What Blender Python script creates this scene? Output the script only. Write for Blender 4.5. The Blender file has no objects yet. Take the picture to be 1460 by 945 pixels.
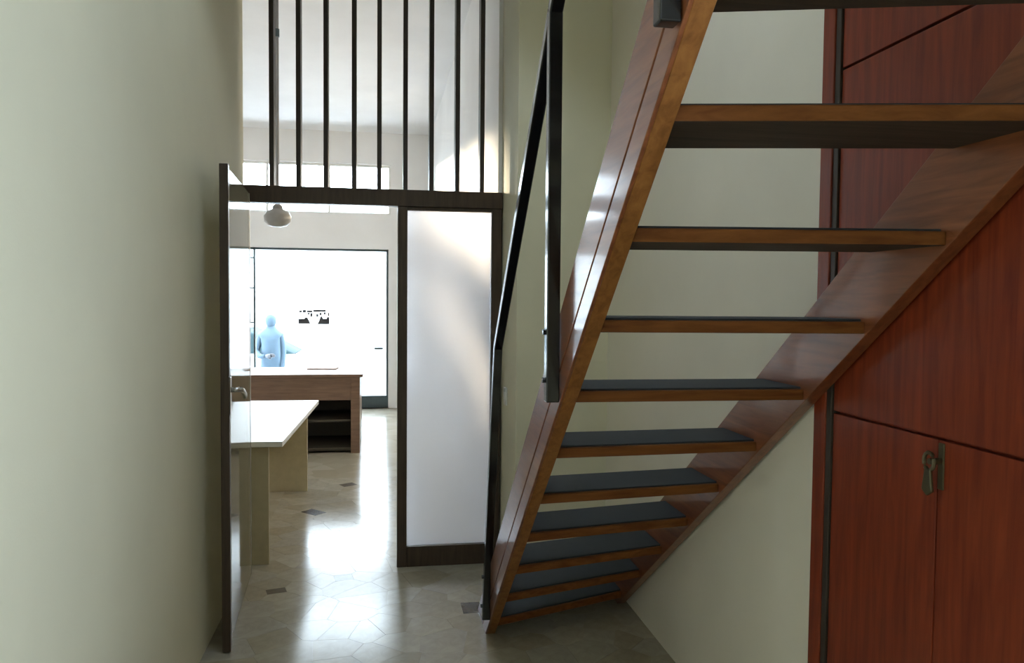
import bpy, bmesh, math, random
from mathutils import Vector, Matrix

sc = bpy.context.scene
COL = sc.collection
random.seed(7)

# ------------------------------------------------------------------ camera, sky, sun, exposure
H = 1.55
FPX, YAW, PITCH, ROLL = 1109.03, 0.1662, 0.0427, 0.0091
cd = bpy.data.cameras.new('camera')
cd.sensor_fit = 'HORIZONTAL'
cd.sensor_width = 36.0
cd.lens = 36.0 * FPX / 1460.0
cd.clip_start = 0.02
cam = bpy.data.objects.new('camera', cd)
COL.objects.link(cam)
F = Vector((math.sin(YAW) * math.cos(PITCH), math.cos(YAW) * math.cos(PITCH), -math.sin(PITCH)))
R = Vector((math.cos(YAW), -math.sin(YAW), 0))
U = R.cross(F)
R2 = R * math.cos(ROLL) + U * math.sin(ROLL)
U2 = -R * math.sin(ROLL) + U * math.cos(ROLL)
cam.matrix_world = Matrix(((R2.x, U2.x, -F.x, 0), (R2.y, U2.y, -F.y, 0), (R2.z, U2.z, -F.z, H), (0, 0, 0, 1)))
sc.camera = cam

SKY = 12.0
w = bpy.data.worlds.new('sky')
sc.world = w
w.use_nodes = True
bg = w.node_tree.nodes['Background']
bg.inputs[0].default_value = (0.79, 0.905, 1.0, 1)
bg.inputs[1].default_value = SKY

sd = bpy.data.lights.new('sun', 'SUN')
sd.energy = 16.0
sd.angle = math.radians(4)
sd.color = (1.0, 0.80, 0.55)
sun = bpy.data.objects.new('sun', sd)
COL.objects.link(sun)
sun.rotation_euler = Vector((2.31, -4.95, -0.75)).to_track_quat('-Z', 'Y').to_euler()
sun.location = (-6, 16, 5)


def portal(name, loc, rot, sx, sy):            # guides sky sampling through a window opening; gives no light itself
    l = bpy.data.lights.new(name, 'AREA')
    l.shape = 'RECTANGLE'
    l.size, l.size_y = sx, sy
    l.cycles.is_portal = True
    o = bpy.data.objects.new(name, l)
    COL.objects.link(o)
    o.location = loc
    o.rotation_euler = rot


portal('portal_shop', (-1.15, 11.16, 1.12), (-math.pi / 2, 0, 0), 2.5, 2.2)
portal('portal_transom', (-1.1, 11.16, 3.02), (-math.pi / 2, 0, 0), 2.5, 0.7)
portal('portal_side', (1.40, -0.04, 1.55), (math.pi / 2, 0, math.pi / 2), 1.2, 1.2)
portal('portal_skylight', (0.2, 2.6, 3.96), (0, 0, 0), 0.58, 0.62)

vs = sc.view_settings
vs.view_transform = 'Standard'
vs.look = 'None'
vs.gamma = 1.0
vs.use_curve_mapping = False
vs.exposure = 0.82
sc.cycles.use_denoising = True
sc.cycles.max_bounces = 14
sc.cycles.diffuse_bounces = 8
sc.cycles.glossy_bounces = 6
sc.cycles.transmission_bounces = 8
sc.cycles.transparent_max_bounces = 16
sc.cycles.sample_clamp_indirect = 8.0
sc.cycles.caustics_reflective = False
sc.cycles.caustics_refractive = False


# ------------------------------------------------------------------ materials
def new_mat(name):
    m = bpy.data.materials.new(name)
    m.use_nodes = True
    nt = m.node_tree
    return m, nt, nt.nodes['Principled BSDF']


def ramp(nt, stops):
    r = nt.nodes.new('ShaderNodeValToRGB')
    el = r.color_ramp.elements
    while len(el) < len(stops):
        el.new(0.5)
    for e, (p, c) in zip(el, stops):
        e.position = p
        e.color = (*c, 1)
    return r


def coords(nt, scale, kind='Object'):
    t = nt.nodes.new('ShaderNodeTexCoord')
    mp = nt.nodes.new('ShaderNodeMapping')
    mp.inputs['Scale'].default_value = scale
    nt.links.new(t.outputs[kind], mp.inputs[0])
    return mp


def noise(nt, vec, sc_, detail=4, rough=0.55, dist=0.0):
    n = nt.nodes.new('ShaderNodeTexNoise')
    n.inputs['Scale'].default_value = sc_
    n.inputs['Detail'].default_value = detail
    n.inputs['Roughness'].default_value = rough
    n.inputs['Distortion'].default_value = dist
    nt.links.new(vec.outputs[0], n.inputs['Vector'])
    return n


def bump(nt, b, src, strength, dist=0.01):
    bp = nt.nodes.new('ShaderNodeBump')
    bp.inputs['Strength'].default_value = strength
    bp.inputs['Distance'].default_value = dist
    nt.links.new(src, bp.inputs['Height'])
    nt.links.new(bp.outputs[0], b.inputs['Normal'])


def plaster(name, c, var=0.04, rough=0.75):
    m, nt, b = new_mat(name)
    v = coords(nt, (1, 1, 1))
    n = noise(nt, v, 1.6, 5)
    lo = tuple(x * (1 - var) for x in c)
    hi = tuple(min(1, x * (1 + var)) for x in c)
    r = ramp(nt, [(0.3, lo), (0.7, hi)])
    nt.links.new(n.outputs['Fac'], r.inputs[0])
    nt.links.new(r.outputs[0], b.inputs['Base Color'])
    b.inputs['Roughness'].default_value = rough
    n2 = noise(nt, v, 140, 3)
    bump(nt, b, n2.outputs['Fac'], 0.08, 0.004)
    return m


def wood(name, dark, light, grain=(1, 14, 14), rough=0.3, coat=0.4, coat_rough=0.12, scale=3.0, spec=0.3):
    m, nt, b = new_mat(name)
    v = coords(nt, grain)
    n = noise(nt, v, scale, 6, 0.6, 0.6)
    mid = tuple((a + c) / 2 for a, c in zip(dark, light))
    r = ramp(nt, [(0.28, dark), (0.5, mid), (0.75, light)])
    nt.links.new(n.outputs['Fac'], r.inputs[0])
    nt.links.new(r.outputs[0], b.inputs['Base Color'])
    b.inputs['Roughness'].default_value = rough
    b.inputs['Coat Weight'].default_value = coat
    b.inputs['Coat Roughness'].default_value = coat_rough
    b.inputs['Specular IOR Level'].default_value = spec
    bump(nt, b, n.outputs['Fac'], 0.06, 0.003)
    return m


def plain(name, c, rough=0.5, metal=0.0, coat=0.0, var=0.06):
    m, nt, b = new_mat(name)
    v = coords(nt, (1, 1, 1))
    n = noise(nt, v, 18, 3)
    r = ramp(nt, [(0.3, tuple(x * (1 - var) for x in c)), (0.7, tuple(min(1, x * (1 + var)) for x in c))])
    nt.links.new(n.outputs['Fac'], r.inputs[0])
    nt.links.new(r.outputs[0], b.inputs['Base Color'])
    b.inputs['Roughness'].default_value = rough
    b.inputs['Metallic'].default_value = metal
    b.inputs['Coat Weight'].default_value = coat
    return m


def clear_glass(name, tint=(1, 1, 1), milk=0.0, milk_col=(0.8, 0.8, 0.75), gloss_rough=0.02):
    m = bpy.data.materials.new(name)
    m.use_nodes = True
    nt = m.node_tree
    nt.nodes.clear()
    out = nt.nodes.new('ShaderNodeOutputMaterial')
    tr = nt.nodes.new('ShaderNodeBsdfTransparent')
    tr.inputs[0].default_value = (*tint, 1)
    gl = nt.nodes.new('ShaderNodeBsdfGlossy')
    gl.inputs['Roughness'].default_value = gloss_rough
    fr = nt.nodes.new('ShaderNodeFresnel')
    fr.inputs[0].default_value = 1.22
    mx = nt.nodes.new('ShaderNodeMixShader')
    nt.links.new(fr.outputs[0], mx.inputs[0])
    base = tr
    if milk > 0:
        df = nt.nodes.new('ShaderNodeBsdfTranslucent')
        d2 = nt.nodes.new('ShaderNodeBsdfDiffuse')
        for d in (df, d2):
            d.inputs[0].default_value = (*milk_col, 1)
        m0 = nt.nodes.new('ShaderNodeMixShader')
        m0.inputs[0].default_value = 0.88
        nt.links.new(df.outputs[0], m0.inputs[1])
        nt.links.new(d2.outputs[0], m0.inputs[2])
        m1 = nt.nodes.new('ShaderNodeMixShader')
        m1.inputs[0].default_value = milk
        nt.links.new(tr.outputs[0], m1.inputs[1])
        nt.links.new(m0.outputs[0], m1.inputs[2])
        base = m1
    nt.links.new(base.outputs[0], mx.inputs[1])
    nt.links.new(gl.outputs[0], mx.inputs[2])
    nt.links.new(mx.outputs[0], out.inputs[0])
    return m


def frosted(name):
    m = bpy.data.materials.new(name)
    m.use_nodes = True
    nt = m.node_tree
    nt.nodes.clear()
    out = nt.nodes.new('ShaderNodeOutputMaterial')
    tl = nt.nodes.new('ShaderNodeBsdfTranslucent')
    tl.inputs[0].default_value = (0.93, 0.93, 0.95, 1)
    rf = nt.nodes.new('ShaderNodeBsdfRefraction')
    rf.inputs['Roughness'].default_value = 0.62
    rf.inputs['IOR'].default_value = 1.12
    rf.inputs[0].default_value = (0.97, 0.97, 1, 1)
    df = nt.nodes.new('ShaderNodeBsdfDiffuse')
    df.inputs[0].default_value = (0.85, 0.85, 0.86, 1)
    a = nt.nodes.new('ShaderNodeMixShader')
    a.inputs[0].default_value = 0.66
    nt.links.new(tl.outputs[0], a.inputs[1])
    nt.links.new(rf.outputs[0], a.inputs[2])
    b = nt.nodes.new('ShaderNodeMixShader')
    b.inputs[0].default_value = 0.05
    nt.links.new(a.outputs[0], b.inputs[1])
    nt.links.new(df.outputs[0], b.inputs[2])
    nt.links.new(b.outputs[0], out.inputs[0])
    return m


STONES = [(0.405, 0.365, 0.285), (0.437, 0.396, 0.313), (0.380, 0.340, 0.262), (0.421, 0.385, 0.312), (0.455, 0.415, 0.336),
          (0.391, 0.346, 0.264), (0.413, 0.380, 0.318)]


def stone(name, c, rough=0.17):
    m, nt, b = new_mat(name)
    v = coords(nt, (1, 1, 1))
    n = noise(nt, v, 9, 7, 0.65, 1.2)
    r = ramp(nt, [(0.3, tuple(x * 0.82 for x in c)), (0.55, c), (0.75, tuple(min(1, x * 1.14) for x in c))])
    nt.links.new(n.outputs['Fac'], r.inputs[0])
    nt.links.new(r.outputs[0], b.inputs['Base Color'])
    b.inputs['Roughness'].default_value = rough
    b.inputs['Coat Weight'].default_value = 0.05
    b.inputs['Coat Roughness'].default_value = 0.14
    b.inputs['Specular IOR Level'].default_value = 0.21
    return m


def mosaic(name):
    m, nt, b = new_mat(name)
    v = coords(nt, (1, 1, 1))
    vo = nt.nodes.new('ShaderNodeTexVoronoi')
    vo.inputs['Scale'].default_value = 6.0
    nt.links.new(v.outputs[0], vo.inputs['Vector'])
    sep = nt.nodes.new('ShaderNodeSeparateColor')
    nt.links.new(vo.outputs['Color'], sep.inputs[0])
    r = ramp(nt, [(0.0, (0.38, 0.34, 0.262)), (0.4, (0.405, 0.365, 0.285)), (0.8, (0.437, 0.396, 0.313)), (1.0, (0.455, 0.415, 0.336))])
    nt.links.new(sep.outputs[0], r.inputs[0])
    nt.links.new(r.outputs[0], b.inputs['Base Color'])
    b.inputs['Roughness'].default_value = 0.17
    b.inputs['Coat Weight'].default_value = 0.05
    b.inputs['Coat Roughness'].default_value = 0.14
    b.inputs['Specular IOR Level'].default_value = 0.21
    return m


M = dict(
    hall=plaster('plaster_hall', (0.76, 0.73, 0.575)),
    stairwall=plaster('plaster_white', (0.78, 0.73, 0.64)),
    shop=plaster('plaster_shop', (0.80, 0.785, 0.77)),
    ceiling=plaster('plaster_ceiling', (0.76, 0.76, 0.77)),
    mahogany=wood('mahogany', (0.13, 0.036, 0.014), (0.27, 0.09, 0.035), (14, 1.2, 14), 0.32, 0.6, 0.10),
    edge=wood('tread_wood', (0.12, 0.036, 0.010), (0.25, 0.095, 0.026), (1.2, 14, 14), 0.62, 0.0, 0.25, 3.0, 0.15),
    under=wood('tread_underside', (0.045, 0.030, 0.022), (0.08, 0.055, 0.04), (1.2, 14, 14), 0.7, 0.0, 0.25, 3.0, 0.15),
    core=wood('stringer_wood', (0.17, 0.062, 0.016), (0.33, 0.14, 0.04), (14, 1.2, 14), 0.5, 0.05, 0.25, 3.0, 0.2),
    closet=wood('closet_wood', (0.13, 0.018, 0.008), (0.26, 0.046, 0.016), (14, 14, 1.0), 0.4, 0.15, 0.25, 3.0, 0.25),
    frame=wood('frame_wood', (0.042, 0.027, 0.019), (0.08, 0.052, 0.036), (14, 14, 1.2), 0.4, 0.2, 0.2),
    darkslat=wood('slat_wood', (0.030, 0.022, 0.018), (0.055, 0.042, 0.034), (14, 14, 1.2), 0.5, 0.1, 0.3),
    carpet=plain('tread_carpet', (0.03, 0.037, 0.047), 0.8),
    black=plain('black_metal', (0.004, 0.004, 0.005), 0.2, 0.0, 0.15),
    steel=plain('steel', (0.55, 0.55, 0.56), 0.25, 1.0),
    bronze=plain('bronze', (0.16, 0.14, 0.09), 0.4, 0.9),
    deskwhite=plain('desk_laminate', (0.80, 0.78, 0.72), 0.3),
    deskcream=plain('desk_panel', (0.50, 0.43, 0.27), 0.5),
    deskwood=wood('desk_wood', (0.17, 0.10, 0.068), (0.28, 0.175, 0.12), (1.2, 14, 14), 0.4, 0.3, 0.2),
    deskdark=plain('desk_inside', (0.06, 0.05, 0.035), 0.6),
    alu=plain('window_metal', (0.10, 0.13, 0.14), 0.4, 0.6),
    glass=clear_glass('window_glass', (0.97, 0.99, 1.0)),
    doorglass=clear_glass('door_glass', (0.93, 0.92, 0.88), 0.42, (0.82, 0.76, 0.54), 0.05),
    frosted=frosted('frosted_glass'),
    white=plain('white_plastic', (0.75, 0.75, 0.72), 0.4),
    print_grey=plain('print_grey', (0.05, 0.05, 0.055), 0.6),
    rodgrey=plain('rod_paint', (0.30, 0.29, 0.29), 0.5),
    opal=plain('opal_glass', (0.33, 0.32, 0.30), 0.3, 0, 0.3),
    asphalt=plain('pavement', (0.40, 0.40, 0.40), 0.85),
    facade=plaster('facade_plaster', (0.42, 0.42, 0.41)),
    carwhite=plain('car_paint', (0.75, 0.77, 0.80), 0.3, 0, 0.8),
    carglass=plain('car_glass', (0.012, 0.026, 0.030), 0.7),
    rubber=plain('rubber', (0.03, 0.03, 0.03), 0.8),
    blue=plain('blue_cloth', (0.045, 0.075, 0.105), 0.85),
    skin=plain('skin', (0.075, 0.078, 0.088), 0.6),
    hair=plain('hair', (0.05, 0.06, 0.08), 0.7),
    grout=plain('grout', (0.33, 0.29, 0.225), 0.5),
    mosaic=mosaic('marble_mosaic'),
    darkstone=stone('stone_dark', (0.05, 0.042, 0.035)),
    greystone=stone('stone_grey', (0.15, 0.13, 0.105)),
    paper=plain('paper', (0.72, 0.62, 0.60), 0.8),
)
M['carglass'].node_tree.nodes['Principled BSDF'].inputs['Specular IOR Level'].default_value = 0.15
STONE_M = [stone('stone_%d' % i, c) for i, c in enumerate(STONES)]


# ------------------------------------------------------------------ mesh helpers
def box(bm, x0, x1, y0, y1, z0, z1):
    v = [bm.verts.new(p) for p in ((x0, y0, z0), (x1, y0, z0), (x1, y1, z0), (x0, y1, z0),
                                   (x0, y0, z1), (x1, y0, z1), (x1, y1, z1), (x0, y1, z1))]
    for f in ((3, 2, 1, 0), (4, 5, 6, 7), (0, 1, 5, 4), (1, 2, 6, 5), (2, 3, 7, 6), (3, 0, 4, 7)):
        bm.faces.new([v[i] for i in f])


def prism_x(bm, poly, x0, x1):                 # poly: list of (y, z)
    a = [bm.verts.new((x0, y, z)) for y, z in poly]
    b = [bm.verts.new((x1, y, z)) for y, z in poly]
    bm.faces.new(a)
    bm.faces.new(b[::-1])
    for i in range(len(poly)):
        j = (i + 1) % len(poly)
        bm.faces.new((a[j], a[i], b[i], b[j]))


def prism_z(bm, poly, z0, z1):                 # poly: list of (x, y), counter-clockwise
    a = [bm.verts.new((x, y, z0)) for x, y in poly]
    b = [bm.verts.new((x, y, z1)) for x, y in poly]
    bm.faces.new(a[::-1])
    bm.faces.new(b)
    for i in range(len(poly)):
        j = (i + 1) % len(poly)
        bm.faces.new((a[i], a[j], b[j], b[i]))


def tube(bm, pts, r, n=12, cap=True):
    pts = [Vector(p) for p in pts]
    rings = []
    for i, p in enumerate(pts):
        d = (pts[min(i + 1, len(pts) - 1)] - pts[max(i - 1, 0)]).normalized()
        up = Vector((0, 0, 1)) if abs(d.z) < 0.9 else Vector((0, 1, 0))
        s = d.cross(up).normalized()
        t = s.cross(d)
        rr = r[i] if isinstance(r, (list, tuple)) else r
        rings.append([bm.verts.new(p + s * math.cos(2 * math.pi * k / n) * rr + t * math.sin(2 * math.pi * k / n) * rr) for k in range(n)])
    for a, b in zip(rings, rings[1:]):
        for k in range(n):
            bm.faces.new((a[k], a[(k + 1) % n], b[(k + 1) % n], b[k]))
    if cap:
        bm.faces.new(rings[0][::-1])
        bm.faces.new(rings[-1])


def lathe(bm, prof, cx=0, cy=0, n=28):         # prof: list of (radius, z)
    rings = [[bm.verts.new((cx + max(r, 1e-4) * math.cos(2 * math.pi * k / n), cy + max(r, 1e-4) * math.sin(2 * math.pi * k / n), z))
              for k in range(n)] for r, z in prof]
    for a, b in zip(rings, rings[1:]):
        for k in range(n):
            bm.faces.new((a[k], a[(k + 1) % n], b[(k + 1) % n], b[k]))
    bm.faces.new(rings[0][::-1])
    bm.faces.new(rings[-1])


def bar(bm, a, b, wx, wn):                     # square bar from a to b: wx wide in X, wn across in the YZ plane
    a, b = Vector(a), Vector(b)
    d = (b - a).normalized()
    n = Vector((1, 0, 0)).cross(d).normalized()
    s = d.cross(n).normalized()
    vv = []
    for p in (a, b):
        for i, j in ((-1, -1), (1, -1), (1, 1), (-1, 1)):
            vv.append(bm.verts.new(p + s * (i * wx / 2) + n * (j * wn / 2)))
    for f in ((3, 2, 1, 0), (4, 5, 6, 7), (0, 1, 5, 4), (1, 2, 6, 5), (2, 3, 7, 6), (3, 0, 4, 7)):
        bm.faces.new([vv[i] for i in f])


def obj(name, fn, mat, parent=None, bevel=0.0, smooth=False):
    me = bpy.data.meshes.new(name)
    bm = bmesh.new()
    fn(bm)
    bmesh.ops.recalc_face_normals(bm, faces=bm.faces)
    bm.to_mesh(me)
    bm.free()
    me.materials.append(M[mat] if isinstance(mat, str) else mat)
    o = bpy.data.objects.new(name, me)
    COL.objects.link(o)
    if parent:
        o.parent = parent
    if bevel:
        md = o.modifiers.new('bevel', 'BEVEL')
        md.width = bevel
        md.segments = 2
        md.limit_method = 'ANGLE'
    if smooth:
        for p in me.polygons:
            p.use_smooth = True
    return o


def bx(name, mat, parent, *c, bevel=0.003):
    return obj(name, lambda bm: box(bm, *c), mat, parent, bevel)


def boxes(name, mat, parent, cs, bevel=0.0):
    def fn(bm):
        for c in cs:
            box(bm, *c)
    return obj(name, fn, mat, parent, bevel)


def tag(o, label=None, cat=None, group=None, kind=None):
    if label:
        o['label'] = label
    if cat:
        o['category'] = cat
    if group:
        o['group'] = group
    if kind:
        o['kind'] = kind
    return o


def thing(name, loc, label, cat, rz=0.0, kind=None):
    o = bpy.data.objects.new(name, None)
    COL.objects.link(o)
    o.location = loc
    o.rotation_euler.z = rz
    o.empty_display_size = 0.1
    return tag(o, label, cat, None, kind)


# ------------------------------------------------------------------ the setting
XL, XR = -0.757, 1.242
YP, YW, YK = 4.478, 10.947, 4.185
XF, ZC = 0.665, 3.80
XFL = -2.7
YB = -1.9
tag(boxes('wall_left', 'hall', None, [(XL - 0.12, XL, YB, YP + 0.05, -0.1, ZC)]),
    'plain pale grey-green plastered wall along the left of the hall', 'wall', kind='structure')
tag(boxes('wall_partition', 'shop', None, [(XFL, XL - 0.12, YP - 0.07, YP + 0.05, -0.1, ZC)]),
    'cross wall of the front room left of the doorway', 'wall', kind='structure')
tag(boxes('wall_front_left', 'shop', None, [(XFL - 0.12, XFL, YP - 0.07, YW + 0.25, -0.1, ZC)]),
    'left side wall of the bright front room', 'wall', kind='structure')


def fr_wall(bm):
    prism_z(bm, [(XF, YP + 0.02), (XF + 0.12, YP + 0.02), (XF + 0.12, YW + 0.25), (XF, YW + 0.25)], -0.1, ZC)


tag(obj('wall_front_right', fr_wall, 'shop'), 'sunlit right side wall of the front room behind the slats', 'wall', kind='structure')


def alcove(bm):                                # wall behind the foot of the stairs with its slanted end
    prism_z(bm, [(0.70, 4.03), (XR + 0.1, YK + 0.02), (XR + 0.1, 4.6), (0.686, 4.6)], -0.1, ZC)


tag(obj('wall_stair_end', alcove, 'hall'), 'grey plastered wall behind the foot of the stairs', 'wall', kind='structure')
BY0, BY1, BZ0, BZ1 = -0.64, 0.56, 0.95, 2.15   # side window beside the viewer
tag(boxes('wall_right', 'stairwall', None, [(XR, XR + 0.12, 2.0, YK + 0.1, -0.1, ZC), (XR, XR + 0.12, YB, 2.0, 2.55, ZC),
                                            (XR + 0.03, XR + 0.12, 0.98, 2.0, -0.1, 2.55), (XR, XR + 0.12, BY1, 0.98, -0.1, 2.55),
                                            (XR, XR + 0.12, YB, BY0, -0.1, 2.55), (XR, XR + 0.12, BY0, BY1, -0.1, BZ0), (XR, XR + 0.12, BY0, BY1, BZ1, 2.55)]),
    'white plastered wall beneath and behind the wooden stairs', 'wall', kind='structure')
WX0, WX1, WZ1, TZ0, TZ1, TX1 = -2.35, 0.092, 2.21, 2.68, 3.37, 0.12
tag(boxes('wall_front', 'shop', None, [(XFL - 0.12, WX0, YW, YW + 0.25, -0.1, ZC), (WX1, XF + 0.12, YW, YW + 0.25, -0.1, TZ0),
                                       (TX1, XF + 0.12, YW, YW + 0.25, TZ0, ZC), (WX0, WX1, YW, YW + 0.25, WZ1, TZ0),
                                       (WX1, TX1, YW, YW + 0.25, TZ0 - 0.001, TZ0), (WX0, TX1, YW, YW + 0.25, TZ1, ZC),
                                       (WX0, WX1, YW, YW + 0.25, -0.1, 0.0)]),
    'street wall of the front room with shop window and transom', 'wall', kind='structure')
tag(boxes('wall_back', 'hall', None, [(XL - 0.12, XR + 0.12, YB - 0.12, YB, -0.1, ZC)]), 'plain wall at the back of the hall', 'wall', kind='structure')
CX0, CX1, CY0, CY1 = -0.09, 0.49, 2.29, 2.91      # skylight over the stair well
tag(boxes('ceiling', 'ceiling', None, [(XFL - 0.12, XR + 0.12, CY1, YW + 0.25, ZC, ZC + 0.12), (XFL - 0.12, XR + 0.12, YB - 0.12, CY0, ZC, ZC + 0.12),
                                      (XFL - 0.12, CX0, CY0, CY1, ZC, ZC + 0.12), (CX1, XR + 0.12, CY0, CY1, ZC, ZC + 0.12)]),
    'high white ceiling over hall and front room', 'ceiling', kind='structure')
tag(boxes('ceiling_mezzanine', 'ceiling', None, [(XL, XR, YB, 0.22, 2.52, 2.70)]),
    'underside of the upper floor reached by the stairs', 'ceiling', kind='structure')

# ---- floor: polished irregular marble pieces near the camera, shader beyond
SX0, SX1, SY0, SY1 = -0.757, 1.242, 2.75, 6.75
floor = tag(boxes('floor', 'mosaic', None, [(XFL - 0.12, SX0, YP - 0.07, YW + 0.25, -0.1, 0.0), (XL - 0.12, XR + 0.72, YB - 0.12, SY0, -0.1, 0.0),
                                            (SX0, XR + 0.12, SY1, YW + 0.25, -0.1, 0.0)]),
            'polished beige floor of irregular marble pieces with dark chips', 'floor', kind='structure')
bx('grout_bed', 'grout', floor, SX0, SX1, SY0, SY1, -0.1, -0.0015, bevel=0)
DARK = [(-0.481, 5.693, 0.052, 0.080, 45), (-0.083, 5.041, 0.058, 0.10, 20), (0.446, 3.814, 0.048, 0.07, 0),
        (-0.545, 4.18, 0.05, 0.035, 15), (-0.27, 6.5, 0.06, 0.05, 30), (-0.205, 4.33, 0.05, 0.045, 10)]
rng = random.Random(21)
seeds = [(q[0], q[1]) for q in DARK]
for dx, dy, a, b, ang in DARK:                 # neighbours that bound each dark chip
    ca, sa = math.cos(math.radians(ang)), math.sin(math.radians(ang))
    for u, v in ((2 * a, 0), (-2 * a, 0), (0, 2 * b), (0, -2 * b)):
        seeds.append((dx + u * ca - v * sa, dy + u * sa + v * ca))
tries = 0
while len(seeds) < 262 and tries < 60000:
    tries += 1
    p = (rng.uniform(SX0, SX1), rng.uniform(SY0, SY1))
    dmin = 0.10 if rng.random() < 0.5 else 0.15
    if all((p[0] - q[0]) ** 2 + ((p[1] - q[1])) ** 2 > dmin ** 2 for q in seeds):
        seeds.append(p)


def clip(poly, nx, ny, c):                     # keep nx*x + ny*y <= c
    out = []
    for i in range(len(poly)):
        a, b = poly[i], poly[(i + 1) % len(poly)]
        da, db = nx * a[0] + ny * a[1] - c, nx * b[0] + ny * b[1] - c
        if da <= 0:
            out.append(a)
        if da * db < 0:
            t = da / (da - db)
            out.append((a[0] + (b[0] - a[0]) * t, a[1] + (b[1] - a[1]) * t))
    return out


for i, s in enumerate(seeds):
    poly = [(SX0, SY0), (SX1, SY0), (SX1, SY1), (SX0, SY1)]
    near = sorted(seeds, key=lambda q: (q[0] - s[0]) ** 2 + (q[1] - s[1]) ** 2)[1:26]
    for q in near:
        nx, ny = q[0] - s[0], q[1] - s[1]
        L = math.hypot(nx, ny)
        nx, ny = nx / L, ny / L
        c = nx * (s[0] + q[0]) / 2 + ny * (s[1] + q[1]) / 2 - 0.0006
        poly = clip(poly, nx, ny, c)
    if len(poly) < 3:
        continue
    mat = 'darkstone' if i < 3 else 'greystone' if i < 6 else STONE_M[rng.randrange(len(STONE_M))]
    cx, cy = sum(p[0] for p in poly) / len(poly), sum(p[1] for p in poly) / len(poly)
    o = obj('floor_stone', lambda bm: prism_z(bm, [(x - cx, y - cy) for x, y in poly], -0.02, 0.0), mat, floor)
    o.location = (cx, cy, 0)

# ---- street windows
win = thing('window_1', (0, YW + 0.10, 0), 'wide bright shop window with thin dark metal frame', 'window', kind='structure')
fr = [(WX0, WX0 + 0.04), (WX1 - 0.03, WX1), (-1.72, -1.695)]
for x0, x1 in fr:
    bx('mullion', 'alu', win, x0, x1, -0.03, 0.03, 0.0, WZ1)
bx('head_rail', 'alu', win, WX0, WX1, -0.03, 0.03, WZ1 - 0.03, WZ1)
bx('bottom_rail', 'alu', win, WX0, WX1, -0.035, 0.035, 0.0, 0.17)
for z in (1.19, 1.66, 2.07):
    bx('glazing_bar', 'alu', win, WX0 + 0.04, -1.72, -0.012, 0.012, z - 0.01, z + 0.01)
bx('pane', 'glass', win, WX0 + 0.03, -1.71, -0.004, 0.004, 0.16, WZ1 - 0.02, bevel=0)
bx('pane', 'glass', win, -1.70, WX1 - 0.02, -0.004, 0.004, 0.16, WZ1 - 0.02, bevel=0)
bx('pull_handle', 'alu', win, -0.10, 0.02, -0.08, -0.05, 0.82, 0.85)
bx('pull_post', 'alu', win, -0.0, 0.012, -0.06, -0.0, 0.825, 0.845)

tw = thing('window_2', (0, YW + 0.10, 0), 'long narrow transom window glowing high above the shop window', 'window', kind='structure')
bx('frame_rail', 'white', tw, WX0, TX1, -0.03, 0.03, TZ0, TZ0 + 0.03)
bx('frame_rail', 'white', tw, WX0, TX1, -0.03, 0.03, TZ1 - 0.03, TZ1)
for x in (WX0, -1.55, -0.73, TX1 - 0.03):
    bx('mullion', 'white', tw, x, x + 0.03, -0.03, 0.03, TZ0 + 0.03, TZ1 - 0.03)
for x0, x1 in ((WX0, -1.54), (-1.53, -0.72), (-0.71, TX1)):
    bx('pane', 'glass', tw, x0 + 0.015, x1 - 0.015, -0.004, 0.004, TZ0 + 0.02, TZ1 - 0.02, bevel=0)

bw = thing('window_3', (XR + 0.06, 0, 0), 'white framed window in the right wall beside the viewer', 'window', kind='structure')
for y in (BY0, (BY0 + BY1) / 2 - 0.025, BY1 - 0.05):
    bx('mullion', 'white', bw, -0.03, 0.03, y, y + 0.05, BZ0, BZ1)
for z in (BZ0, BZ1 - 0.05):
    bx('frame_rail', 'white', bw, -0.03, 0.03, BY0, BY1, z, z + 0.05)
bx('pane', 'glass', bw, -0.004, 0.004, BY0 + 0.03, BY1 - 0.03, BZ0 + 0.03, BZ1 - 0.03, bevel=0)

kw = thing('window_4', (0, 0, ZC + 0.06), 'white framed skylight in the high ceiling over the stairs', 'skylight', kind='structure')
for x in (CX0, (CX0 + CX1) / 2 - 0.02, CX1 - 0.04):
    bx('mullion', 'white', kw, x, x + 0.04, CY0, CY1, -0.03, 0.03)
for y in (CY0, CY1 - 0.04):
    bx('frame_rail', 'white', kw, CX0, CX1, y, y + 0.04, -0.03, 0.03)
bx('pane', 'glass', kw, CX0 + 0.02, CX1 - 0.02, CY0 + 0.02, CY1 - 0.02, -0.004, 0.004, bevel=0)

# ------------------------------------------------------------------ staircase
XO, XI, XS0, XS1 = 0.4749, 0.5211, 1.186, 1.226
m_, c_, D = 0.8704, 3.0462, 0.2503
mr, cr = 0.7333, 2.7563
Y0, RUN = 3.4389, 0.2315
st = thing('staircase', (0.86, 2.6, 0), 'steep open-riser wooden staircase with dark carpeted treads and black handrail', 'staircase')


def P(o):                                      # world coordinates under the stair root
    o.parent = st
    o.matrix_parent_inverse = Matrix.Translation(-Vector(st.location))
    return o


def strip(m, c, k0, k1, ytop):                 # sloping board between offsets k0 and k1 over the lower edge, cut at the floor
    yb0, yb1 = (c + k0) / m, (c + k1) / m
    return [(ytop, c + k0 - m * ytop), (yb0, 0.0), (yb1, 0.0), (ytop, c + k1 - m * ytop)]


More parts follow.
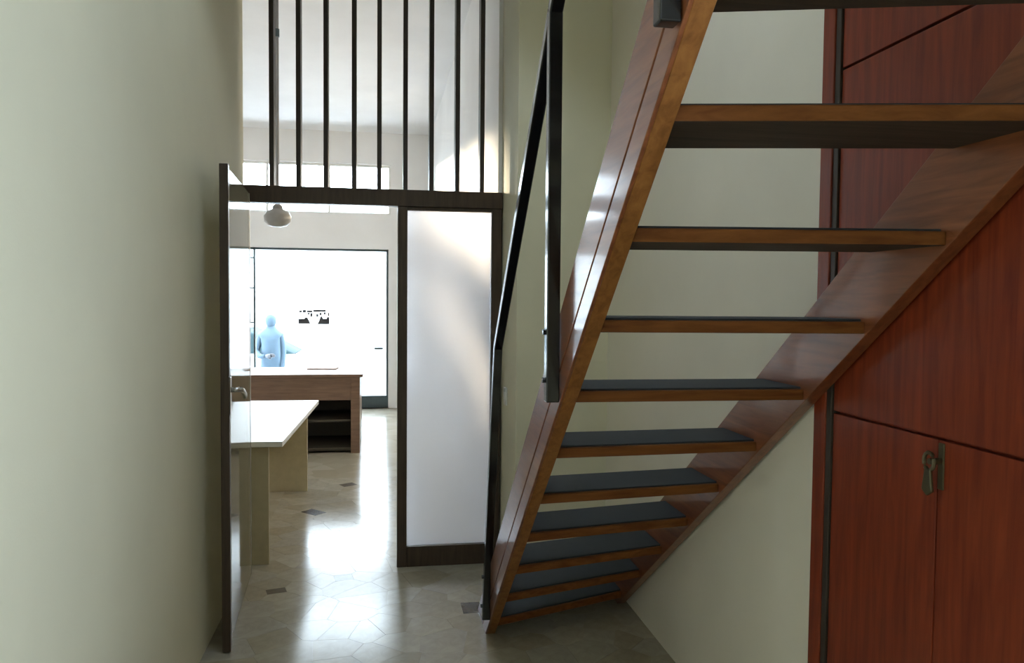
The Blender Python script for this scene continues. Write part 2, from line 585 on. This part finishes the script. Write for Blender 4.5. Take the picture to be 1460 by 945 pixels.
ls = P(obj('stringer', lambda bm: prism_x(bm, strip(m_, c_, 0.0, D, 0.24), XO + 0.008, XI), 'core', None, 0.002))
G = D * 0.36
for k0, k1 in ((0.0, G - 0.004), (G + 0.004, D)):
    fb = obj('face_board', lambda bm: prism_x(bm, strip(m_, c_, k0, k1, 0.24), XO, XO + 0.0085), 'mahogany', None, 0.002)
    fb.parent = ls
    fb.matrix_parent_inverse = Matrix.Identity(4)
P(obj('stringer', lambda bm: prism_x(bm, strip(mr, cr, 0.0, D, 0.24), XS0, XS1), 'mahogany', None, 0.002))
DEP, TH = 0.262, 0.03
for k in range(-4, 10):
    yl = Y0 - (9 - k) * RUN
    z = c_ - m_ * yl + 0.036
    yr = (cr - z + 0.036) / mr
    poly = [(XI, yl), (XS0, yr), (XS0, yr + DEP), (XI, yl + DEP)]
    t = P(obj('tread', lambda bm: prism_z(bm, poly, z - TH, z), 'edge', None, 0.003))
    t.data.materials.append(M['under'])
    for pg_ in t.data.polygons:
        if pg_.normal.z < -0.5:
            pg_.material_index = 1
    e = 0.016
    p2 = [(XI, yl + e), (XS0, yr + e), (XS0, yr + DEP - e), (XI, yl + DEP - e)]
    cv = obj('tread_carpet', lambda bm: prism_z(bm, p2, z - 0.001, z + 0.006), 'carpet', None, 0.002)
    cv.parent = t
    cv.matrix_parent_inverse = Matrix.Identity(4)
# handrail and posts
A = Vector((0.502, 3.36, 1.335))
B = Vector((0.452, 2.05, 2.31))
Cc = Vector((0.452, 0.75, 2.31 + 1.30 * 0.87))


def rail(bm):
    bar(bm, A + (A - B).normalized() * 0.012, B, 0.036, 0.036)
    bar(bm, B, Cc, 0.036, 0.036)


P(obj('handrail', rail, 'black', None, 0.004))
posts = [((0.457, 3.36, 0.13), A), ((0.455, 2.055, 1.27), B), ((0.455, 1.222, 1.995), Vector((0.452, 1.222, 2.31 + 0.828 * 0.87)))]
for a, b in posts:
    po = P(obj('baluster_post', lambda bm: bar(bm, a, b, 0.036, 0.036), 'black', None, 0.003))
    for dz in (0.06, 0.19):
        q = Vector(a) + (Vector(b) - Vector(a)).normalized() * dz
        bo = obj('bolt', lambda bm: tube(bm, [q + Vector((-0.026, 0, 0)), q + Vector((-0.012, 0, 0))], 0.008, 10), 'black', None)
        bo.parent = po
        bo.matrix_parent_inverse = Matrix.Identity(4)

# ------------------------------------------------------------------ closet in the right wall
cl = thing('closet', (XR, 1.5, 0), 'dark reddish wooden built-in closet front under the top of the stairs', 'closet')


def PC(o, par=None):
    par = par or cl
    o.parent = par
    o.matrix_parent_inverse = Matrix.Translation(-Vector(cl.location)) if par is cl else Matrix.Identity(4)
    return o


YC0, YC1 = 1.985, 2.055
PC(boxes('frame_post', 'closet', None, [(1.228, XR + 0.05, YC0 + 0.012, YC1, 0.0, 2.9)], 0.003))
PC(boxes('frame_bead', 'darkslat', None, [(1.232, XR + 0.05, YC0 - 0.012, YC0 + 0.012, 0.0, 2.9)], 0.002))
SEAM = 1.557
rows = [(0.06, 1.240, True), (1.247, 2.178, False), (2.185, 2.50, False)]
for z0, z1, split in rows:
    ys = [(SEAM + 0.002, YC0 - 0.014), (1.0, SEAM - 0.002)] if split else [(1.0, YC0 - 0.014)]
    for y0, y1 in ys:
        d = PC(boxes('door', 'closet', None, [(1.238, 1.258, y0, y1, z0, z1)], 0.002))
        if split and abs(y1 - (SEAM - 0.002)) < 1e-6:
            pl = PC(obj('lock_plate', lambda bm: box(bm, 1.234, 1.2385, SEAM + -0.022, SEAM - 0.004, 1.13, 1.235), 'bronze', None, 0.002), d)

            def key(bm):
                tube(bm, [(1.236, SEAM - 0.013, 1.195), (1.205, SEAM - 0.013, 1.195)], 0.007, 10)
                lathe_pts = [(1.205, SEAM - 0.013 + 0.016 * math.cos(a), 1.195 + 0.02 * math.sin(a)) for a in [i * math.pi / 8 for i in range(17)]]
                tube(bm, lathe_pts, 0.0045, 8)
            PC(obj('key', key, 'bronze', None), d)
            PC(obj('key_tag', lambda bm: prism_x(bm, [(SEAM - 0.022, 1.178), (SEAM - 0.004, 1.178), (SEAM + 0.004, 1.13), (SEAM - 0.013, 1.118), (SEAM - 0.03, 1.13)], 1.200, 1.2075), 'bronze', None, 0.002), d)
PC(boxes('plinth', 'closet', None, [(1.245, 1.262, 1.0, YC0 - 0.012, 0.0, 0.06)]))
PC(boxes('cabinet_body', 'closet', None, [(1.2585, 1.266, 1.0, YC0 - 0.012, 0.06, 2.55)]))

# ------------------------------------------------------------------ glazed partition with slats
pt = thing('partition', (0, YP, 0), 'dark wooden partition with frosted glass panel and tall vertical slats', 'partition')
bx('beam', 'frame', pt, XL, 0.685, -0.035, 0.035, 2.062, 2.155)
bx('post', 'frame', pt, 0.088, 0.143, -0.03, 0.03, 0.0, 2.062)
bx('post', 'frame', pt, 0.622, 0.682, -0.03, 0.03, 0.0, 2.062)
bx('bottom_rail', 'frame', pt, 0.143, 0.622, -0.03, 0.03, 0.0, 0.118)
bx('top_rail', 'frame', pt, 0.143, 0.622, -0.025, 0.025, 2.042, 2.062)
bx('frosted_pane', 'frosted', pt, 0.14, 0.625, -0.003, 0.003, 0.115, 2.045, bevel=0)
for x in (-0.595, -0.453, -0.306, -0.153, -0.0145, 0.130, 0.276, 0.423, 0.564):
    bx('slat', 'darkslat', pt, x - 0.0125, x + 0.0125, -0.035, 0.055, 2.155, ZC, bevel=0.002)

# ------------------------------------------------------------------ door leaf standing open along the left wall
d0, d1 = Vector((-0.660, 3.465, 0)), Vector((-0.715, 4.44, 0))
rz = math.atan2(-(d1.x - d0.x), d1.y - d0.y)
LEN = (d1 - d0).length
door = thing('door_1', d0, 'glazed door leaf with dark wooden edge standing open by the left wall', 'door', rz, 'structure')
bx('stile', 'frame', door, -0.018, 0.018, 0.0, 0.045, 0.006, 2.108)
bx('hinge_strip', 'steel', door, -0.006, 0.006, LEN - 0.012, LEN, 0.006, 2.108)
bx('glass_pane', 'doorglass', door, -0.004, 0.004, 0.04, LEN - 0.01, 0.01, 2.106, bevel=0)
bx('kick_plate', 'steel', door, 0.004, 0.007, 0.045, 0.085, 0.01, 0.12, bevel=0.001)


def lever(bm):
    tube(bm, [(0.018, 0.024, 1.145), (0.066, 0.024, 1.145)], 0.011, 14)
    tube(bm, [(0.062, 0.018, 1.147), (0.066, 0.06, 1.137), (0.068, 0.13, 1.112), (0.066, 0.15, 1.095)], [0.011, 0.011, 0.010, 0.008], 12)


hp = bx('handle_plate', 'steel', door, 0.018, 0.023, 0.006, 0.040, 1.04, 1.20, bevel=0.002)
hl = obj('lever_handle', lever, 'steel', None, smooth=True)
hl.parent = hp

# ------------------------------------------------------------------ light switch on the slanted wall end
sw = thing('light_switch', (0.6935, 4.30, 1.0), 'small white light switch on the pale wall edge beside the partition', 'switch', 0.0245)
bx('switch_plate', 'white', sw, -0.012, -0.001, -0.035, 0.035, -0.05, 0.05, bevel=0.003)
bx('rocker', 'white', sw, -0.016, -0.010, -0.014, 0.014, -0.022, 0.022, bevel=0.002)

# ------------------------------------------------------------------ near desk (white top)
nd = thing('office_desk', (-0.885, 5.47, 0), 'white-topped office desk with cream side panels just inside the doorway', 'desk', -0.034)
bx('desktop', 'deskwhite', nd, -0.36, 0.36, -0.90, 0.90, 0.69, 0.722, bevel=0.004)
bx('side_panel', 'deskcream', nd, -0.30, 0.275, -0.86, -0.832, 0.0, 0.69)
bx('side_panel', 'deskcream', nd, -0.30, 0.275, 0.89, 0.918, 0.0, 0.69).location.y = -0.03
bx('modesty_panel', 'deskcream', nd, -0.12, -0.10, -0.832, 0.86, 0.30, 0.69)

# ------------------------------------------------------------------ far desk (brown counter)
fd = thing('counter_desk', (-1.1, 7.82, 0), 'brown wooden counter desk with open dark shelves in front of the shop window', 'desk')
bx('desktop', 'deskwood', fd, -0.92, 0.92, -0.02, 0.80, 0.757, 0.787, bevel=0.004)
bx('side_panel', 'deskwood', fd, 0.80, 0.888, 0.0, 0.78, 0.0, 0.757)
bx('side_panel', 'deskwood', fd, -0.888, -0.80, 0.0, 0.78, 0.0, 0.757)
bx('apron', 'deskwood', fd, -0.80, 0.80, 0.012, 0.035, 0.527, 0.757)
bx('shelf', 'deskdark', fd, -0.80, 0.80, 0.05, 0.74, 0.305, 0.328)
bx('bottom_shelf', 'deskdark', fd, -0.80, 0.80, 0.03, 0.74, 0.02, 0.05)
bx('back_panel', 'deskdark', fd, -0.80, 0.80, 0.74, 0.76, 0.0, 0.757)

pp = tag(obj('folder', lambda bm: prism_z(bm, [(-0.15, -0.10), (0.15, -0.13), (0.17, 0.08), (-0.13, 0.11)], 0, 0.012), 'paper', None, 0.002),
         'thin pinkish folder lying on the brown counter desk', 'folder')
pp.location = (-0.62, 8.42, 0.788)

# ------------------------------------------------------------------ pendant lamp
pd = thing('pendant_lamp', (-0.736, 5.8, 2.105), 'opal pendant lamp on a long grey rod hanging above the white-topped desk', 'lamp')
obj('rod', lambda bm: tube(bm, [(0, 0, 0.09), (0, 0, ZC - 2.105)], 0.012, 12), 'rodgrey', pd, smooth=True)
obj('rod_joint', lambda bm: tube(bm, [(0, 0, 1.28), (0, 0, 1.335)], 0.017, 12), 'alu', pd)
obj('cap', lambda bm: lathe(bm, [(0.015, 0.105), (0.034, 0.09), (0.038, 0.064)]), 'rodgrey', pd)
obj('shade', lambda bm: lathe(bm, [(0.038, 0.068), (0.076, 0.05), (0.096, 0.015), (0.092, -0.023), (0.065, -0.05), (0.03, -0.06), (0.001, -0.062)]), 'opal', pd, smooth=True)

# ------------------------------------------------------------------ lettering stuck to the shop window
sg = thing('window_sticker', (-0.922, YW + 0.0925, 1.267), 'dark broken lettering stuck on the bright shop window', 'sticker')


def quad(name, poly):
    obj(name, lambda bm: [prism_y(bm, poly)], 'print_grey', sg)


def prism_y(bm, poly):
    a = [bm.verts.new((x, -0.001, z)) for x, z in poly]
    b = [bm.verts.new((x, 0.001, z)) for x, z in poly]
    bm.faces.new(a)
    bm.faces.new(b[::-1])
    for i in range(len(poly)):
        j = (i + 1) % len(poly)
        bm.faces.new((a[j], a[i], b[i], b[j]))


quad('sticker_block', [(-0.21, -0.095), (-0.045, -0.095), (-0.065, -0.05), (-0.09, -0.005), (-0.115, -0.005), (-0.13, -0.025), (-0.21, -0.03)])
quad('sticker_block', [(0.045, -0.10), (0.21, -0.10), (0.21, -0.03), (0.20, 0.005), (0.18, 0.005), (0.17, -0.025), (0.125, -0.025), (0.105, 0.015), (0.085, 0.0), (0.07, -0.05)])
for x, wd, z0, z1 in ((-0.20, 0.04, 0.062, 0.092), (-0.15, 0.045, 0.062, 0.097), (-0.095, 0.075, 0.062, 0.092), (-0.01, 0.17, 0.07, 0.10), (-0.05, 0.03, 0.0, 0.055),
                      (-0.085, 0.03, 0.03, 0.058), (0.03, 0.03, 0.0, 0.04), (0.075, 0.03, 0.02, 0.065), (0.13, 0.03, 0.035, 0.066), (0.185, 0.025, 0.012, 0.06)):
    quad('sticker_letter', [(x, z0), (x + wd, z0), (x + wd, z1), (x, z1)])

# ------------------------------------------------------------------ outside
tag(boxes('pavement', 'asphalt', None, [(-40, 40, YW + 0.25, 60, -0.44, -0.32)]), 'bright pavement and street outside the shop window', 'pavement', kind='structure')

bl = thing('building', (4.0, 24.0, -0.32), 'added pale building across the street, dims the window view and blocks low sun', 'building')
bx('facade', 'facade', bl, -22.0, 12.0, 0.0, 8.0, 0.0, 4.36, bevel=0)  # added building: dims the view outside and keeps low sun off the shop window
bx('cornice', 'facade', bl, -22.1, 12.1, -0.15, 0.0, 4.16, 4.40)
bx('plinth', 'facade', bl, -22.03, 12.03, -0.06, 0.0, 0.0, 0.5)
for x in (-9.2, -6.9, -4.6, -2.3):
    f_ = bx('window', 'facade', bl, x - 0.65, x + 0.65, -0.05, 0.0, 1.2, 2.8)
    bx('shutter', 'facade', f_, x - 0.58, x - 0.01, -0.075, -0.05, 1.27, 2.73)
    bx('shutter', 'facade', f_, x + 0.01, x + 0.58, -0.075, -0.05, 1.27, 2.73)

car = thing('parked_car', (-2.45, 14.6, -0.32), 'white parked car with blue-green glass outside the shop window', 'car')
body = [(-2.05, 0.28), (-2.08, 0.62), (-1.95, 0.86), (-1.2, 0.90), (0.95, 0.86), (1.6, 0.80), (1.98, 0.68), (2.06, 0.45), (2.02, 0.28)]
top = [(-1.75, 0.88), (-1.25, 1.24), (-0.6, 1.33), (0.15, 1.29), (1.0, 0.85)]


def prof_y(bm, poly, y0, y1, inset=0.0):
    cx = sum(p[0] for p in poly) / len(poly)
    a = [bm.verts.new((x, y0, z)) for x, z in poly]
    b = [bm.verts.new((x, y1, z)) for x, z in poly]
    bm.faces.new(a)
    bm.faces.new(b[::-1])
    for i in range(len(poly)):
        j = (i + 1) % len(poly)
        bm.faces.new((a[j], a[i], b[i], b[j]))


obj('body', lambda bm: prof_y(bm, body, -0.80, 0.80), 'carwhite', car, 0.06, True)
obj('cabin_glass', lambda bm: prof_y(bm, top, -0.68, 0.68), 'carglass', car, 0.06, True)
obj('roof', lambda bm: prof_y(bm, [(-1.30, 1.23), (-0.6, 1.335), (0.15, 1.30), (0.12, 1.345), (-0.6, 1.38), (-1.30, 1.27)], -0.66, 0.66), 'carwhite', car, 0.015, True)
for x in (-0.75, 0.05):
    obj('window_pillar', lambda bm: prof_y(bm, [(x, 0.87), (x + 0.07, 0.87), (x + 0.05, 1.31), (x - 0.02, 1.31)], -0.69, 0.69), 'carwhite', car)
for x in (-1.35, 1.3):
    for y in (-0.72, 0.72):
        wh = obj('wheel', lambda bm: tube(bm, [(x, y - 0.1, 0.30), (x, y + 0.1, 0.30)], 0.30, 24), 'rubber', car)
        hb = obj('hub_cap', lambda bm: tube(bm, [(x, y - 0.108, 0.30), (x, y + 0.108, 0.30)], 0.17, 20), 'steel', None)
        hb.parent = wh

# person in blue out on the pavement
pr = thing('person', (-1.72, 12.7, -0.32), 'person in blue clothes standing outside the shop window', 'person')


def skin_obj(name, verts, edges, radii, mat, parent, root=0, sub=2):
    me = bpy.data.meshes.new(name)
    me.from_pydata(verts, edges, [])
    me.materials.append(M[mat])
    o = bpy.data.objects.new(name, me)
    COL.objects.link(o)
    o.parent = parent
    sk = o.modifiers.new('skin', 'SKIN')
    sk.use_smooth_shade = True
    sv = me.skin_vertices[0].data if me.skin_vertices else None
    if sv is None:
        bpy.context.view_layer.objects.active = o
        sv = me.skin_vertices[0].data
    for i, r in enumerate(radii):
        sv[i].radius = (r, r) if not isinstance(r, tuple) else r
    sv[root].use_root = True
    ss = o.modifiers.new('sub', 'SUBSURF')
    ss.levels = ss.render_levels = sub
    return o


V = [(0, 0, 0.86), (0.01, 0, 1.02), (0.0, 0, 1.20), (0.0, 0, 1.30), (0.0, 0, 1.38), (0.0, 0, 1.47),
     (-0.09, 0.0, 0.80), (-0.09, -0.01, 0.44), (-0.09, 0.03, 0.08), (-0.10, -0.12, 0.045),
     (0.09, 0.0, 0.80), (0.09, -0.01, 0.44), (0.09, 0.03, 0.08), (0.10, -0.12, 0.045),
     (-0.16, 0.0, 1.25), (-0.22, -0.02, 1.0), (-0.15, -0.19, 0.93), (-0.06, -0.22, 0.94),
     (0.15, 0.0, 1.25), (0.19, 0.0, 1.0), (0.18, -0.04, 0.76), (0.18, -0.06, 0.68)]
E_ = [(0, 1), (1, 2), (2, 3), (3, 4), (4, 5), (0, 6), (6, 7), (7, 8), (8, 9), (0, 10), (10, 11), (11, 12), (12, 13),
      (3, 14), (14, 15), (15, 16), (16, 17), (3, 18), (18, 19), (19, 20), (20, 21)]
RR = [0.16, 0.16, 0.165, 0.11, 0.055, 0.075, 0.085, 0.06, 0.045, 0.035, 0.085, 0.06, 0.045, 0.035,
      0.06, 0.05, 0.04, 0.03, 0.06, 0.05, 0.04, 0.03]
skin_obj('body', V, E_, RR, 'blue', pr)
obj('head', lambda bm: lathe(bm, [(0.02, 1.375), (0.055, 1.39), (0.075, 1.43), (0.085, 1.48), (0.08, 1.53), (0.055, 1.57), (0.01, 1.585)], 0.0, -0.01, 18), 'blue', pr, smooth=True)
def hand(bm, q, d):                            # q wrist, d unit direction of the fingers
    d = Vector(d).normalized()
    q = Vector(q)
    sd_ = d.cross(Vector((0, 1, 0.2))).normalized()
    tube(bm, [q, q + d * 0.04, q + d * 0.075], [0.024, 0.034, 0.031], 10)
    for j in range(4):
        o = sd_ * (-0.024 + j * 0.016)
        ln = (0.06, 0.075, 0.07, 0.055)[j]
        tube(bm, [q + d * 0.06 + o, q + d * (0.075 + ln * 0.55) + o, q + d * (0.075 + ln) + o + Vector((0, -0.02, 0))], [0.0095, 0.009, 0.007], 8)
    tube(bm, [q + d * 0.02 - sd_ * 0.02, q + d * 0.05 - sd_ * 0.045, q + d * 0.08 - sd_ * 0.05], [0.012, 0.011, 0.008], 8)


obj('hand', lambda bm: hand(bm, (-0.05, -0.22, 0.94), (1, -0.15, 0.1)), 'skin', pr, smooth=True)
obj('hand', lambda bm: hand(bm, (0.18, -0.06, 0.68), (0, -0.1, -1)), 'skin', pr, smooth=True)
